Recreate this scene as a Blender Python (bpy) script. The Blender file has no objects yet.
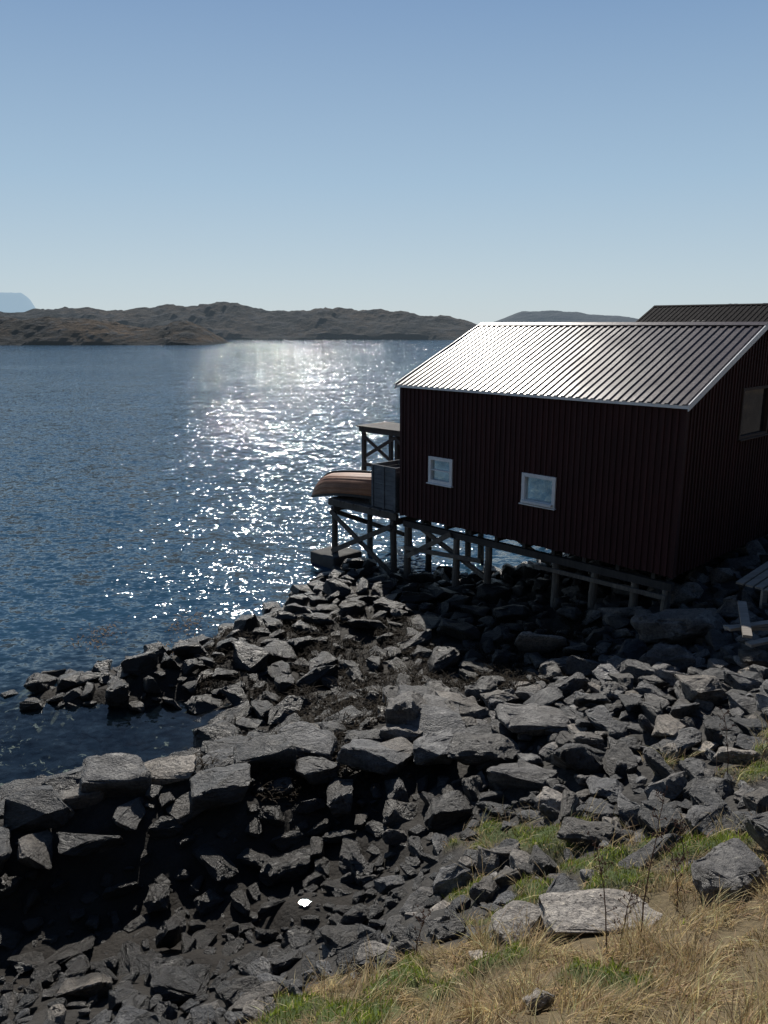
import bpy, bmesh, math, random
import numpy as np
from mathutils import Vector, Matrix, noise

random.seed(7); rng = np.random.default_rng(7)
scene = bpy.context.scene
scene.view_settings.view_transform = 'Standard'
scene.view_settings.look = 'None'
scene.view_settings.exposure = 0
COL = scene.collection
H = 7.6

# ------------------------------------------------------------------ helpers
def link(o):
    COL.objects.link(o); return o

def empty(name, loc=(0,0,0), rotz=0.0):
    e = bpy.data.objects.new(name, None); e.location = loc; e.rotation_euler = (0,0,rotz)
    e.empty_display_size = .3
    return link(e)

def obj_from(name, verts, faces, mat, parent=None, smooth=False):
    me = bpy.data.meshes.new(name); me.from_pydata([tuple(v) for v in verts], [], faces); me.update()
    if mat: me.materials.append(mat)
    if smooth:
        me.polygons.foreach_set('use_smooth', [True]*len(me.polygons))
    o = bpy.data.objects.new(name, me); link(o)
    if parent: o.parent = parent
    return o

def tri_mesh(name, V, T, mat, colors=None, smooth=True, sharp=None, parent=None):
    me = bpy.data.meshes.new(name)
    n = len(V); m = len(T)
    me.vertices.add(n); me.vertices.foreach_set('co', np.asarray(V, dtype=np.float32).ravel())
    me.loops.add(m*3); me.loops.foreach_set('vertex_index', np.asarray(T, dtype=np.int32).ravel())
    me.polygons.add(m)
    me.polygons.foreach_set('loop_start', np.arange(0, m*3, 3, dtype=np.int32))
    me.update(calc_edges=True)
    me.validate()
    me.polygons.foreach_set('use_smooth', [bool(smooth)]*len(me.polygons))
    if colors is not None:
        a = me.color_attributes.new('tint', 'FLOAT_COLOR', 'POINT')
        a.data.foreach_set('color', np.asarray(colors, dtype=np.float32).ravel())
    if sharp is not None:
        me.set_sharp_from_angle(angle=sharp)
    me.materials.append(mat)
    o = bpy.data.objects.new(name, me); link(o)
    if parent: o.parent = parent
    return o

class Geo:
    """collects hexahedra / tubes into one mesh"""
    def __init__(s): s.v=[]; s.f=[]
    def hexa(s, pts):
        b=len(s.v); s.v += [tuple(p) for p in pts]
        for q in ((0,3,2,1),(4,5,6,7),(0,1,5,4),(1,2,6,5),(2,3,7,6),(3,0,4,7)):
            s.f.append(tuple(b+i for i in q))
    def box(s,x0,x1,y0,y1,z0,z1):
        s.hexa([(x0,y0,z0),(x1,y0,z0),(x1,y1,z0),(x0,y1,z0),(x0,y0,z1),(x1,y0,z1),(x1,y1,z1),(x0,y1,z1)])
    def beam(s,p,q,w,h,up=(0,0,1)):
        p=Vector(p);q=Vector(q);d=(q-p).normalized();u=Vector(up)
        if abs(d.dot(u))>.95: u=Vector((1,0,0))
        r=d.cross(u).normalized()*w/2; u2=r.cross(d).normalized()*h/2
        s.hexa([p-r-u2,p+r-u2,p+r+u2,p-r+u2,q-r-u2,q+r-u2,q+r+u2,q-r+u2])
    def log(s,p,q,r0,r1,n=10,seg=5,wob=.012):
        p=Vector(p);q=Vector(q);d=(q-p);L=d.length;d.normalize()
        a=d.orthogonal().normalized();c=d.cross(a)
        b=len(s.v)
        for i in range(seg+1):
            t=i/seg; r=r0+(r1-r0)*t; ce=p+d*L*t+a*random.uniform(-wob,wob)+c*random.uniform(-wob,wob)
            for k in range(n):
                an=2*math.pi*k/n; s.v.append(tuple(ce+(a*math.cos(an)+c*math.sin(an))*r*random.uniform(.96,1.04)))
        for i in range(seg):
            for k in range(n):
                s.f.append((b+i*n+k,b+i*n+(k+1)%n,b+(i+1)*n+(k+1)%n,b+(i+1)*n+k))
        s.f.append(tuple(b+k for k in reversed(range(n)))); s.f.append(tuple(b+seg*n+k for k in range(n)))
    def make(s,name,mat,parent=None,bevel=0,smooth=False):
        o=obj_from(name,s.v,s.f,mat,parent,smooth)
        if bevel:
            m=o.modifiers.new('b','BEVEL');m.width=bevel;m.segments=2;m.limit_method='ANGLE'
        return o

# ------------------------------------------------------------------ materials
def new_mat(name):
    m=bpy.data.materials.new(name); m.use_nodes=True
    nt=m.node_tree; nt.nodes.clear()
    out=nt.nodes.new('ShaderNodeOutputMaterial')
    return m,nt,out
def N(nt,t,**kw):
    n=nt.nodes.new(t)
    for k,v in kw.items():
        setattr(n,k,v)
    return n
def L(nt,a,b): nt.links.new(a,b)
def ramp(nt,stops,fac=None):
    r=nt.nodes.new('ShaderNodeValToRGB'); e=r.color_ramp.elements
    while len(e)<len(stops): e.new(.5)
    for i,(p,c) in enumerate(stops):
        e[i].position=p; e[i].color=(*c,1) if len(c)==3 else c
    if fac is not None: L(nt,fac,r.inputs[0])
    return r
def mixc(nt,fac,a,b,blend='MIX'):
    m=nt.nodes.new('ShaderNodeMix'); m.data_type='RGBA'; m.blend_type=blend
    for s,v in ((0,fac),(6,a),(7,b)):
        if hasattr(v,'is_linked'): L(nt,v,m.inputs[s])
        elif s==0: m.inputs[0].default_value=v
        else: m.inputs[s].default_value=(*v,1)
    return m.outputs[2]
def mathn(nt,op,a,b=None,c=None,clamp=False):
    m=nt.nodes.new('ShaderNodeMath'); m.operation=op; m.use_clamp=clamp
    for i,v in enumerate((a,b,c)):
        if v is None: continue
        if hasattr(v,'is_linked'): L(nt,v,m.inputs[i])
        else: m.inputs[i].default_value=v
    return m.outputs[0]
def maprange(nt,v,a,b,c,d):
    m=nt.nodes.new('ShaderNodeMapRange'); L(nt,v,m.inputs[0])
    for i,x in enumerate((a,b,c,d)): m.inputs[i+1].default_value=x
    return m.outputs[0]
def noise_n(nt,vec,scale,detail=5,rough=.6,dist=0):
    n=nt.nodes.new('ShaderNodeTexNoise'); n.inputs['Scale'].default_value=scale
    n.inputs['Detail'].default_value=detail; n.inputs['Roughness'].default_value=rough
    n.inputs['Distortion'].default_value=dist
    L(nt,vec,n.inputs['Vector']); return n
def vscale(nt,vec,s):
    m=nt.nodes.new('ShaderNodeVectorMath'); m.operation='MULTIPLY'; L(nt,vec,m.inputs[0]); m.inputs[1].default_value=s
    return m.outputs[0]
def bump(nt,h,strength,dist):
    b=nt.nodes.new('ShaderNodeBump'); b.inputs['Strength'].default_value=strength; b.inputs['Distance'].default_value=dist
    L(nt,h,b.inputs['Height']); return b.outputs[0]

def wood_mat(name,c1,c2,axis=2,rough=.8,sc=1.0):
    m,nt,out=new_mat(name); tc=N(nt,'ShaderNodeTexCoord')
    s=[14*sc]*3; s[axis]=.9*sc
    v=vscale(nt,tc.outputs['Object'],tuple(s)); n=noise_n(nt,v,1.5,6,.65)
    big=noise_n(nt,tc.outputs['Object'],1.3,3)
    r=ramp(nt,[(.3,c1),(.7,c2)],n.outputs[0])
    col=mixc(nt,maprange(nt,big.outputs[0],.35,.7,0,.6),r.outputs[0],tuple(x*.45 for x in c1))
    p=N(nt,'ShaderNodeBsdfPrincipled'); L(nt,col,p.inputs['Base Color']); p.inputs['Roughness'].default_value=rough
    L(nt,bump(nt,n.outputs[0],.5,.01),p.inputs['Normal']); L(nt,p.outputs[0],out.inputs[0]); return m

def cladding_mat(name,c):
    m,nt,out=new_mat(name); tc=N(nt,'ShaderNodeTexCoord')
    v=vscale(nt,tc.outputs['Object'],(6,6,.35)); n=noise_n(nt,v,1.6,6,.65)
    big=noise_n(nt,tc.outputs['Object'],.7,4)
    r=ramp(nt,[(.3,tuple(x*.5 for x in c)),(.7,tuple(x*1.35 for x in c))],n.outputs[0])
    col=mixc(nt,maprange(nt,big.outputs[0],.4,.75,0,.45),r.outputs[0],(c[0]*.5,c[0]*.36,c[0]*.36))
    p=N(nt,'ShaderNodeBsdfPrincipled'); L(nt,col,p.inputs['Base Color']); p.inputs['Roughness'].default_value=.75
    p.inputs['Specular IOR Level'].default_value=.25
    L(nt,bump(nt,n.outputs[0],.4,.008),p.inputs['Normal']); L(nt,p.outputs[0],out.inputs[0]); return m

def simple_mat(name,c,rough=.5,metal=0,nscale=8,var=.25,bstr=.15):
    m,nt,out=new_mat(name); tc=N(nt,'ShaderNodeTexCoord'); n=noise_n(nt,tc.outputs['Object'],nscale,6,.65)
    r=ramp(nt,[(.3,tuple(x*(1-var) for x in c)),(.7,tuple(min(1,x*(1+var)) for x in c))],n.outputs[0])
    p=N(nt,'ShaderNodeBsdfPrincipled'); L(nt,r.outputs[0],p.inputs['Base Color'])
    L(nt,maprange(nt,n.outputs[0],.3,.7,rough*.85,min(1,rough*1.15)),p.inputs['Roughness']); p.inputs['Metallic'].default_value=metal
    L(nt,bump(nt,n.outputs[0],bstr,.01),p.inputs['Normal']); L(nt,p.outputs[0],out.inputs[0]); return m

M_red=cladding_mat('red_cladding',(.050,.018,.018))
M_white=simple_mat('white_paint',(.78,.79,.80),.5,0,5,.1)
M_post=wood_mat('weathered_post',(.09,.078,.065),(.23,.205,.17))
M_deckpost=wood_mat('deck_post',(.05,.045,.04),(.13,.115,.10))
M_deck=wood_mat('deck_wood',(.08,.075,.07),(.20,.18,.165),axis=0)
M_dark=wood_mat('tarred_wood',(.03,.028,.027),(.07,.065,.06))
M_grey=wood_mat('grey_boards',(.08,.09,.105),(.17,.19,.21),axis=1)
M_plank=wood_mat('bleached_plank',(.22,.19,.16),(.42,.38,.33),axis=0)
M_boatw=wood_mat('varnished_boat_wood',(.22,.085,.035),(.40,.18,.085),axis=1,rough=.6)
M_brown=wood_mat('brown_frame',(.05,.03,.022),(.09,.055,.04))

def roof_mat(name,c,rough,spec):
    m,nt,out=new_mat(name); tc=N(nt,'ShaderNodeTexCoord')
    v=vscale(nt,tc.outputs['Object'],(.6,3,.6)); n=noise_n(nt,v,2,6,.65); n2=noise_n(nt,tc.outputs['Object'],14,5,.7)
    r=ramp(nt,[(.3,tuple(x*.65 for x in c)),(.7,tuple(x*1.3 for x in c))],n.outputs[0])
    p=N(nt,'ShaderNodeBsdfPrincipled'); L(nt,r.outputs[0],p.inputs['Base Color'])
    L(nt,maprange(nt,n2.outputs[0],.3,.7,rough*.85,rough*1.2),p.inputs['Roughness']); p.inputs['Specular IOR Level'].default_value=spec
    L(nt,bump(nt,n2.outputs[0],.1,.01),p.inputs['Normal']); L(nt,p.outputs[0],out.inputs[0]); return m
M_roof=roof_mat('corrugated_roof_sheet',(.085,.068,.070),.34,.18)
M_roof2=roof_mat('dark_roof_sheet',(.012,.010,.012),.8,.05)

def glass_mat(name,c):
    m,nt,out=new_mat(name); tc=N(nt,'ShaderNodeTexCoord'); n=noise_n(nt,tc.outputs['Object'],1.7,2)
    r=ramp(nt,[(.35,tuple(x*.5 for x in c)),(.65,c)],n.outputs[0])
    p=N(nt,'ShaderNodeBsdfPrincipled'); L(nt,r.outputs[0],p.inputs['Base Color']); p.inputs['Roughness'].default_value=.04
    p.inputs['Metallic'].default_value=.75
    L(nt,bump(nt,n.outputs[0],.08,.05),p.inputs['Normal']); L(nt,p.outputs[0],out.inputs[0]); return m
M_glass=glass_mat('window_glass',(.62,.74,.78))
M_glass2=glass_mat('window_glass_dim',(.10,.085,.08))

def rock_mat():
    m,nt,out=new_mat('shore_rock'); g=N(nt,'ShaderNodeNewGeometry'); pos=g.outputs['Position']
    at=N(nt,'ShaderNodeVertexColor',layer_name='tint'); sep=N(nt,'ShaderNodeSeparateColor'); L(nt,at.outputs[0],sep.inputs[0])
    n1=noise_n(nt,pos,3,8,.65); n2=noise_n(nt,pos,22,6,.7); n3=noise_n(nt,pos,.8,3)
    vs=vscale(nt,pos,(1,1,5)); n4=noise_n(nt,vs,5,6,.7,1.2)
    a=ramp(nt,[(.28,(.020,.021,.023)),(.5,(.068,.068,.070)),(.72,(.20,.195,.185))],n1.outputs[0])
    b=ramp(nt,[(.3,(.12,.098,.075)),(.7,(.36,.31,.25))],n4.outputs[0])
    col=mixc(nt,sep.outputs[0],a.outputs[0],b.outputs[0])
    br=mathn(nt,'MULTIPLY_ADD',sep.outputs[1],1.4,.26)
    vm=N(nt,'ShaderNodeVectorMath',operation='SCALE'); L(nt,col,vm.inputs[0]); L(nt,br,vm.inputs[3])
    speck=ramp(nt,[(.38,(.35,.35,.35)),(.5,(1,1,1)),(.60,(1.0,1.0,1.0)),(.68,(1.9,1.9,1.75))],n2.outputs[0])
    col=mixc(nt,1.0,vm.outputs[0],speck.outputs[0],'MULTIPLY')
    sp=N(nt,'ShaderNodeSeparateXYZ'); L(nt,pos,sp.inputs[0])
    zz=mathn(nt,'MULTIPLY_ADD',n3.outputs[0],-.8,sp.outputs[2]); zz=mathn(nt,'MULTIPLY_ADD',n1.outputs[0],-.3,zz)
    dry=maprange(nt,zz,.15,.75,0,1)
    wet=mixc(nt,n4.outputs[0],(.005,.005,.005),(.030,.024,.017))
    col=mixc(nt,dry,wet,col)
    under=maprange(nt,sp.outputs[2],-.14,-.02,1,0)
    col=mixc(nt,under,col,mixc(nt,n1.outputs[0],(.06,.064,.045),(.40,.39,.28)))
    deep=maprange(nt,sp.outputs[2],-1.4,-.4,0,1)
    col=mixc(nt,deep,(.006,.02,.03),col)  # light lost in deep water painted into the rock colour, blue-dark with depth
    p=N(nt,'ShaderNodeBsdfPrincipled'); L(nt,col,p.inputs['Base Color'])
    L(nt,maprange(nt,dry,0,1,.36,.48),p.inputs['Roughness'])
    h=mathn(nt,'MULTIPLY_ADD',n2.outputs[0],.5,n4.outputs[0])
    h=mathn(nt,'MULTIPLY_ADD',n1.outputs[0],1.3,h)
    L(nt,bump(nt,h,1.0,.05),p.inputs['Normal']); L(nt,p.outputs[0],out.inputs[0]); return m
M_rock=rock_mat()

def ground_mat():
    m,nt,out=new_mat('shore_ground'); g=N(nt,'ShaderNodeNewGeometry'); pos=g.outputs['Position']
    at=N(nt,'ShaderNodeVertexColor',layer_name='tint'); sep=N(nt,'ShaderNodeSeparateColor'); L(nt,at.outputs[0],sep.inputs[0])
    n1=noise_n(nt,pos,4,8,.7); n2=noise_n(nt,pos,30,6,.75)
    vo=N(nt,'ShaderNodeTexVoronoi'); vo.inputs['Scale'].default_value=16; L(nt,pos,vo.inputs['Vector'])
    gr=ramp(nt,[(0,(.015,.015,.015)),(.5,(.05,.048,.046)),(1,(.13,.12,.11))],vo.outputs['Color'])
    col=mixc(nt,.6,gr.outputs[0],ramp(nt,[(.3,(.012,.011,.010)),(.7,(.06,.055,.048))],n1.outputs[0]).outputs[0])
    sp=N(nt,'ShaderNodeSeparateXYZ'); L(nt,pos,sp.inputs[0])
    zz=mathn(nt,'MULTIPLY_ADD',n1.outputs[0],-.8,sp.outputs[2])
    dry=maprange(nt,zz,.1,1.0,0,1)
    wet=mixc(nt,n2.outputs[0],(.006,.005,.004),(.028,.021,.014))
    col=mixc(nt,dry,wet,col)
    grass=mixc(nt,n2.outputs[0],(.07,.05,.027),(.23,.175,.09))
    grass=mixc(nt,sep.outputs[1],grass,mixc(nt,n2.outputs[0],(.02,.04,.006),(.09,.13,.02)))
    col=mixc(nt,sep.outputs[0],col,grass)
    under=maprange(nt,sp.outputs[2],-.14,-.02,1,0)
    col=mixc(nt,under,col,mixc(nt,n1.outputs[0],(.03,.036,.022),(.24,.23,.155)))
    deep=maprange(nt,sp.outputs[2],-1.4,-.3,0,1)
    col=mixc(nt,deep,(.006,.024,.038),col)  # stands in for water absorption: seabed colour itself darkens and blues with depth
    p=N(nt,'ShaderNodeBsdfPrincipled'); L(nt,col,p.inputs['Base Color']); p.inputs['Roughness'].default_value=.75
    p.inputs['Specular IOR Level'].default_value=.3
    h=mathn(nt,'MULTIPLY_ADD',vo.outputs['Distance'],-.6,n2.outputs[0])
    L(nt,bump(nt,h,.8,.03),p.inputs['Normal']); L(nt,p.outputs[0],out.inputs[0]); return m
M_ground=ground_mat()

def blade_mat(name,transl=.3,rough=.6,spec=.3):
    m,nt,out=new_mat(name); at=N(nt,'ShaderNodeVertexColor',layer_name='tint')
    g=N(nt,'ShaderNodeNewGeometry'); n=noise_n(nt,g.outputs['Position'],9,4)
    col=mixc(nt,1.0,at.outputs[0],ramp(nt,[(.3,(.6,.6,.6)),(.7,(1.2,1.2,1.2))],n.outputs[0]).outputs[0],'MULTIPLY')
    p=N(nt,'ShaderNodeBsdfPrincipled'); L(nt,col,p.inputs['Base Color']); p.inputs['Roughness'].default_value=rough
    p.inputs['Specular IOR Level'].default_value=spec
    t=N(nt,'ShaderNodeBsdfTranslucent'); L(nt,col,t.inputs[0])
    mx=N(nt,'ShaderNodeMixShader'); mx.inputs[0].default_value=transl
    L(nt,p.outputs[0],mx.inputs[1]); L(nt,t.outputs[0],mx.inputs[2]); L(nt,mx.outputs[0],out.inputs[0]); return m
M_blade=blade_mat('grass_blades',.45)
M_weed=blade_mat('seaweed',.1,.7,.08)

def water_mat():
    m,nt,out=new_mat('sea_water'); g=N(nt,'ShaderNodeNewGeometry'); pos=g.outputs['Position']
    acc=None
    calm=N(nt,'ShaderNodeVectorMath',operation='DISTANCE'); L(nt,pos,calm.inputs[0]); calm.inputs[1].default_value=(-4.6,12.8,0)
    cf=maprange(nt,calm.outputs['Value'],2.5,8,.20,1)
    wind=noise_n(nt,vscale(nt,pos,(.012,.03,1)),1,3); wf=maprange(nt,wind.outputs[0],.3,.7,.75,1.25)
    for sc,amp,an in ((.35,.15,(.6,1.2,1)),(1.3,.27,(.7,1.3,1)),(3.4,.50,(.75,1.3,1)),(8.5,.48,(.8,1.15,1))):
        n=noise_n(nt,vscale(nt,pos,an),sc,1.5,.5,.4)
        s=N(nt,'ShaderNodeVectorMath',operation='SUBTRACT'); L(nt,n.outputs['Color'],s.inputs[0]); s.inputs[1].default_value=(.5,.5,.5)
        k=N(nt,'ShaderNodeVectorMath',operation='SCALE'); L(nt,s.outputs[0],k.inputs[0]); k.inputs[3].default_value=amp
        if acc is None: acc=k.outputs[0]
        else:
            a=N(nt,'ShaderNodeVectorMath',operation='ADD'); L(nt,acc,a.inputs[0]); L(nt,k.outputs[0],a.inputs[1]); acc=a.outputs[0]
    k=N(nt,'ShaderNodeVectorMath',operation='SCALE'); L(nt,acc,k.inputs[0]); L(nt,mathn(nt,'MULTIPLY',cf,wf),k.inputs[3])
    sx=N(nt,'ShaderNodeSeparateXYZ'); L(nt,vscale(nt,k.outputs[0],(1.4,2.35,1)),sx.inputs[0])
    cx=N(nt,'ShaderNodeCombineXYZ'); L(nt,sx.outputs[0],cx.inputs[0]); L(nt,sx.outputs[1],cx.inputs[1]); cx.inputs[2].default_value=1
    nn=N(nt,'ShaderNodeVectorMath',operation='NORMALIZE'); L(nt,cx.outputs[0],nn.inputs[0]); nrm=nn.outputs[0]
    gl=N(nt,'ShaderNodeBsdfGlossy'); gl.inputs['Roughness'].default_value=.07; gl.inputs['Color'].default_value=(.95,.98,1,1); L(nt,nrm,gl.inputs['Normal'])
    tr=N(nt,'ShaderNodeBsdfTransparent'); tr.inputs[0].default_value=(.82,.91,.92,1)
    df=N(nt,'ShaderNodeBsdfDiffuse'); df.inputs[0].default_value=(.028,.080,.140,1)
    sp=N(nt,'ShaderNodeMixShader'); L(nt,maprange(nt,calm.outputs['Value'],3.4,8,.02,.7),sp.inputs[0]); L(nt,tr.outputs[0],sp.inputs[1]); L(nt,df.outputs[0],sp.inputs[2])
    fr=N(nt,'ShaderNodeFresnel'); fr.inputs['IOR'].default_value=1.333; L(nt,nrm,fr.inputs['Normal'])
    mx=N(nt,'ShaderNodeMixShader'); L(nt,fr.outputs[0],mx.inputs[0]); L(nt,sp.outputs[0],mx.inputs[1]); L(nt,gl.outputs[0],mx.inputs[2])
    L(nt,mx.outputs[0],out.inputs[0]); return m
M_water=water_mat()

def hill_mat(name,ca,cb,cr,haze,hz,scale):
    m,nt,out=new_mat(name); g=N(nt,'ShaderNodeNewGeometry'); pos=g.outputs['Position']
    n1=noise_n(nt,pos,scale,8,.7); n2=noise_n(nt,vscale(nt,pos,(1,1,3)),scale*4,6,.7)
    c=mixc(nt,ramp(nt,[(.42,(0,0,0)),(.58,(1,1,1))],n1.outputs[0]).outputs[0],ca,cb)
    c=mixc(nt,ramp(nt,[(.5,(0,0,0)),(.6,(1,1,1))],n2.outputs[0]).outputs[0],c,cr)
    sp=N(nt,'ShaderNodeSeparateXYZ'); L(nt,pos,sp.inputs[0])
    c=mixc(nt,maprange(nt,sp.outputs[2],.6,1.8,1,0),c,(.02,.02,.02))
    p=N(nt,'ShaderNodeBsdfPrincipled'); L(nt,c,p.inputs['Base Color']); p.inputs['Roughness'].default_value=.95; p.inputs['Specular IOR Level'].default_value=.1
    L(nt,bump(nt,n2.outputs[0],1,4.0),p.inputs['Normal'])
    e=N(nt,'ShaderNodeEmission'); e.inputs[0].default_value=(*haze,1); e.inputs[1].default_value=1  # distance haze painted into the hill surface as an even glow
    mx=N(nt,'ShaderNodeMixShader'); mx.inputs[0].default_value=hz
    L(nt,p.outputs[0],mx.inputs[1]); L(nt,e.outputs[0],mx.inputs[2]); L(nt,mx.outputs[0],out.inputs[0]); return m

# ------------------------------------------------------------------ terrain
CP=np.array([
 (-7.5,15.8,-.05),(-6.2,15.9,.15),(-5.0,15.9,.35),(-3.5,18.0,.35),(-2.3,20.4,.25),(-1.6,22.2,.15),(-4.2,15.2,.0),(-2.7,14.9,.05),
 (-5.5,14.1,-.40),(-4.2,13.9,-.28),(-5.6,12.6,-.3),(-3.4,13.4,-.08),(-8.5,13.5,-.7),(-2.2,13.3,.22),
 (-5.3,9.8,.85),(-3.7,10.6,.95),(-2.1,11.2,.9),(.26,11.9,1.0),(-7.5,9.5,.5),(-9.5,9,-.1),(-5.6,11.5,.05),(-4,11.9,.15),
 (-3.6,8.7,.05),(-1.2,9.5,.3),(-5.5,8.2,-.05),(-3.1,7.3,.6),(-1.0,8.0,.55),(-3.55,6.6,.9),(-1.75,6.3,1.1),(-5.5,6.0,.7),
 (.2,8.36,.95),(1.4,8.4,1.4),(2.75,9.1,1.65),(3.6,8.1,2.05),(4.9,9.2,2.15),(4.37,12.1,1.55),(2.86,12.7,1.2),(5.8,11.1,2.05),
 (.3,14.6,.5),(2.6,16.9,.45),(.4,18.9,.3),(5.0,17.6,.8),(6.7,16,1.35),(8.0,15.9,1.85),(1,11.0,.9),(1.8,14.5,.6),(4.0,14.8,.9),(6.5,13.6,1.7),
 (3,22,.2),(6,22,.9),(9,21,1.5),(1,24,-.05),(0,26,-.5),(-1.6,24.5,-.1),(-3,25,-1.2),(-4,22,-.9),(-10,20,-2.2),(-12,13,-1.5),(-2.6,17,.2),(-1,19.5,.35),(-6.5,18,-.8),(-5,20,-1.2),
 (-1.26,5.7,1.65),(-.5,6.3,1.6),(.15,6.5,1.75),(1.04,6.15,2.15),(1.9,6.0,2.4),(2.8,6.2,2.6),(3.3,5.9,2.85),(2.3,4.0,3.5),(.8,4.57,2.9),(0,5,2.45),
 (0,0,5.9),(0,2.6,4.2),(3,2.5,4.6),(-3,3,2.4),(-2,4.4,1.9),(-6,3,1.3),(5,6,3.4),(5.5,3,4.4),(8,10,3.0),(10,14,2.8),(12,19,2.8),(15,26,2.6),(18,14,4),
 (12,30,.6),(8,30,-1.2),(3,32,-3),(-5,35,-4),(10,40,-2),(16,50,3.9),(21,44,3.9),(28,50,3.5),(14,56,1),(5,60,-4),(25,30,4.5),(-12,2,-.2),(-5,-4,4.2),(0,-8,7),(12,-6,7.4),(10,3,5.6),(20,5,6.5)],float)
def tps_fit(P):
    n=len(P); X=P[:,:2]; d=np.linalg.norm(X[:,None]-X[None],axis=2)
    K=np.where(d>0,d*d*np.log(d+1e-9),0)+np.eye(n)*.05
    A=np.zeros((n+3,n+3)); A[:n,:n]=K; A[:n,n]=1; A[:n,n+1:]=X; A[n,:n]=1; A[n+1:,:n]=X.T
    return np.linalg.solve(A,np.concatenate([P[:,2],[0,0,0]]))
W_=tps_fit(CP)
def sstep(a,b,x):
    t=np.clip((x-a)/(b-a),0,1); return t*t*(3-2*t)
POOLS=[(-.98,8.57,.085,.06,.62)]
POOL_Z=.62
def height(x,y):
    x=np.atleast_1d(np.asarray(x,float)); y=np.atleast_1d(np.asarray(y,float)); out=np.empty(len(x))
    for i in range(0,len(x),20000):
        xs=x[i:i+20000]; ys=y[i:i+20000]
        d=np.sqrt((xs[:,None]-CP[None,:,0])**2+(ys[:,None]-CP[None,:,1])**2)
        K=np.where(d>0,d*d*np.log(d+1e-9),0); n=len(CP)
        out[i:i+20000]=K@W_[:n]+W_[n]+W_[n+1]*xs+W_[n+2]*ys
    q=x+8-(y-6); far=np.clip(q*.3,-6,7.2)
    b=sstep(0,8,np.maximum(np.maximum(-12-x,x-30),np.maximum(-8-y,y-58)))
    out=np.clip(out,-6,9)
    h=out*(1-b)+far*b
    for (px,py,rx,ry,z) in POOLS:
        e=np.hypot(x-px,y-py)
        w=1-sstep(.15,.6,e); h=h*(1-w)+(POOL_Z-.035)*w
    return h
GB=np.array([(-6,2.4),(-4,3),(-2.3,4.4),(-1.75,5.2),(-1.2,5.95),(-.5,6.35),(.3,6.6),(1,6.5),(2,6.6),(3,6.8),(4,7.3),(6,8.6),(9,11),(14,17),(30,30)],float)
GREEN=[(1.75,8.6,.5),(1.3,9.0,.35),(2.2,8.2,.35),(4.6,8.9,.35),(4.9,8.2,.4),(3.3,7.3,.5),(.15,5.55,.4),(-.8,5.75,.4),(.9,5.7,.3),(2.4,6.8,.4),(-.35,5.2,.4),(1.1,6.5,.35),(1.6,5.0,.25),(3.2,6.7,.3),(5.6,9.6,.5),(2.9,7.6,.3),(-.2,5.0,.3),(2.1,7.4,.35),(1.5,7.1,.3),(.9,7.7,.25),(3.8,9.8,.25)]
def grassmask(x,y):
    n=np.array([noise.noise((a*1.8,b*1.8,3.3)) for a,b in zip(x,y)])
    return np.clip((np.interp(x,GB[:,0],GB[:,1])+n*.5-y)/.25,0,1)
def greenmask(x,y):
    g=np.zeros(len(x))
    n=np.array([noise.noise((a*3,b*3,9.1)) for a,b in zip(x,y)])
    for cx,cy,r in GREEN:
        d=np.hypot(x-cx,y-cy)/r+n*1.1; g=np.maximum(g,1-sstep(.5,1.2,d))
    return g
fx=np.arange(-9.5,11,.11); fy=np.arange(3,27,.11)
def outer(a,b,s0):
    o=[];s=s0;v=a
    while abs(v-a)<b: v+=s; o.append(v); s*=1.22
    return o
xs=np.array(sorted([-9.5-(v) for v in outer(0,5000,.3)]+list(fx)+[fx[-1]+v for v in outer(0,5000,.3)]))
ys=np.array(sorted([3-(v) for v in outer(0,3000,.3)]+list(fy)+[fy[-1]+v for v in outer(0,9000,.3)]))
GX,GY=np.meshgrid(xs,ys); gx=GX.ravel(); gy=GY.ravel(); gz=height(gx,gy)
nz=np.array([noise.fractal((a*1.6,b*1.6,0.0),1.0,2.0,4) if abs(a)<14 and 0<b<30 else noise.fractal((a*.15,b*.15,0.0),1,2,3)*2 for a,b in zip(gx,gy)])
gm=grassmask(gx,gy); grn=greenmask(gx,gy)
def poolfac(x,y):
    p=np.zeros(len(x))
    for (px,py,rx,ry,z) in POOLS: p=np.maximum(p,1-sstep(.25,.6,np.hypot(x-px,y-py)))
    return p
def detail(x,y,nz,gm,grn): return nz*np.where(gm>.3,.06,.11)*(1-poolfac(x,y))+.09*grn
gz=gz+detail(gx,gy,nz,gm,grn)
nx=len(xs); ny=len(ys); idx=np.arange(nx*ny).reshape(ny,nx)
a=idx[:-1,:-1].ravel();b=idx[:-1,1:].ravel();c=idx[1:,1:].ravel();d=idx[1:,:-1].ravel()
T=np.concatenate([np.stack([a,b,c],1),np.stack([a,c,d],1)])
gmask=np.maximum(gm,grn*.9)
tri_mesh('ground',np.stack([gx,gy,gz],1),T,M_ground,np.stack([gmask,grn,gm*0,gm*0+1],1))

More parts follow.
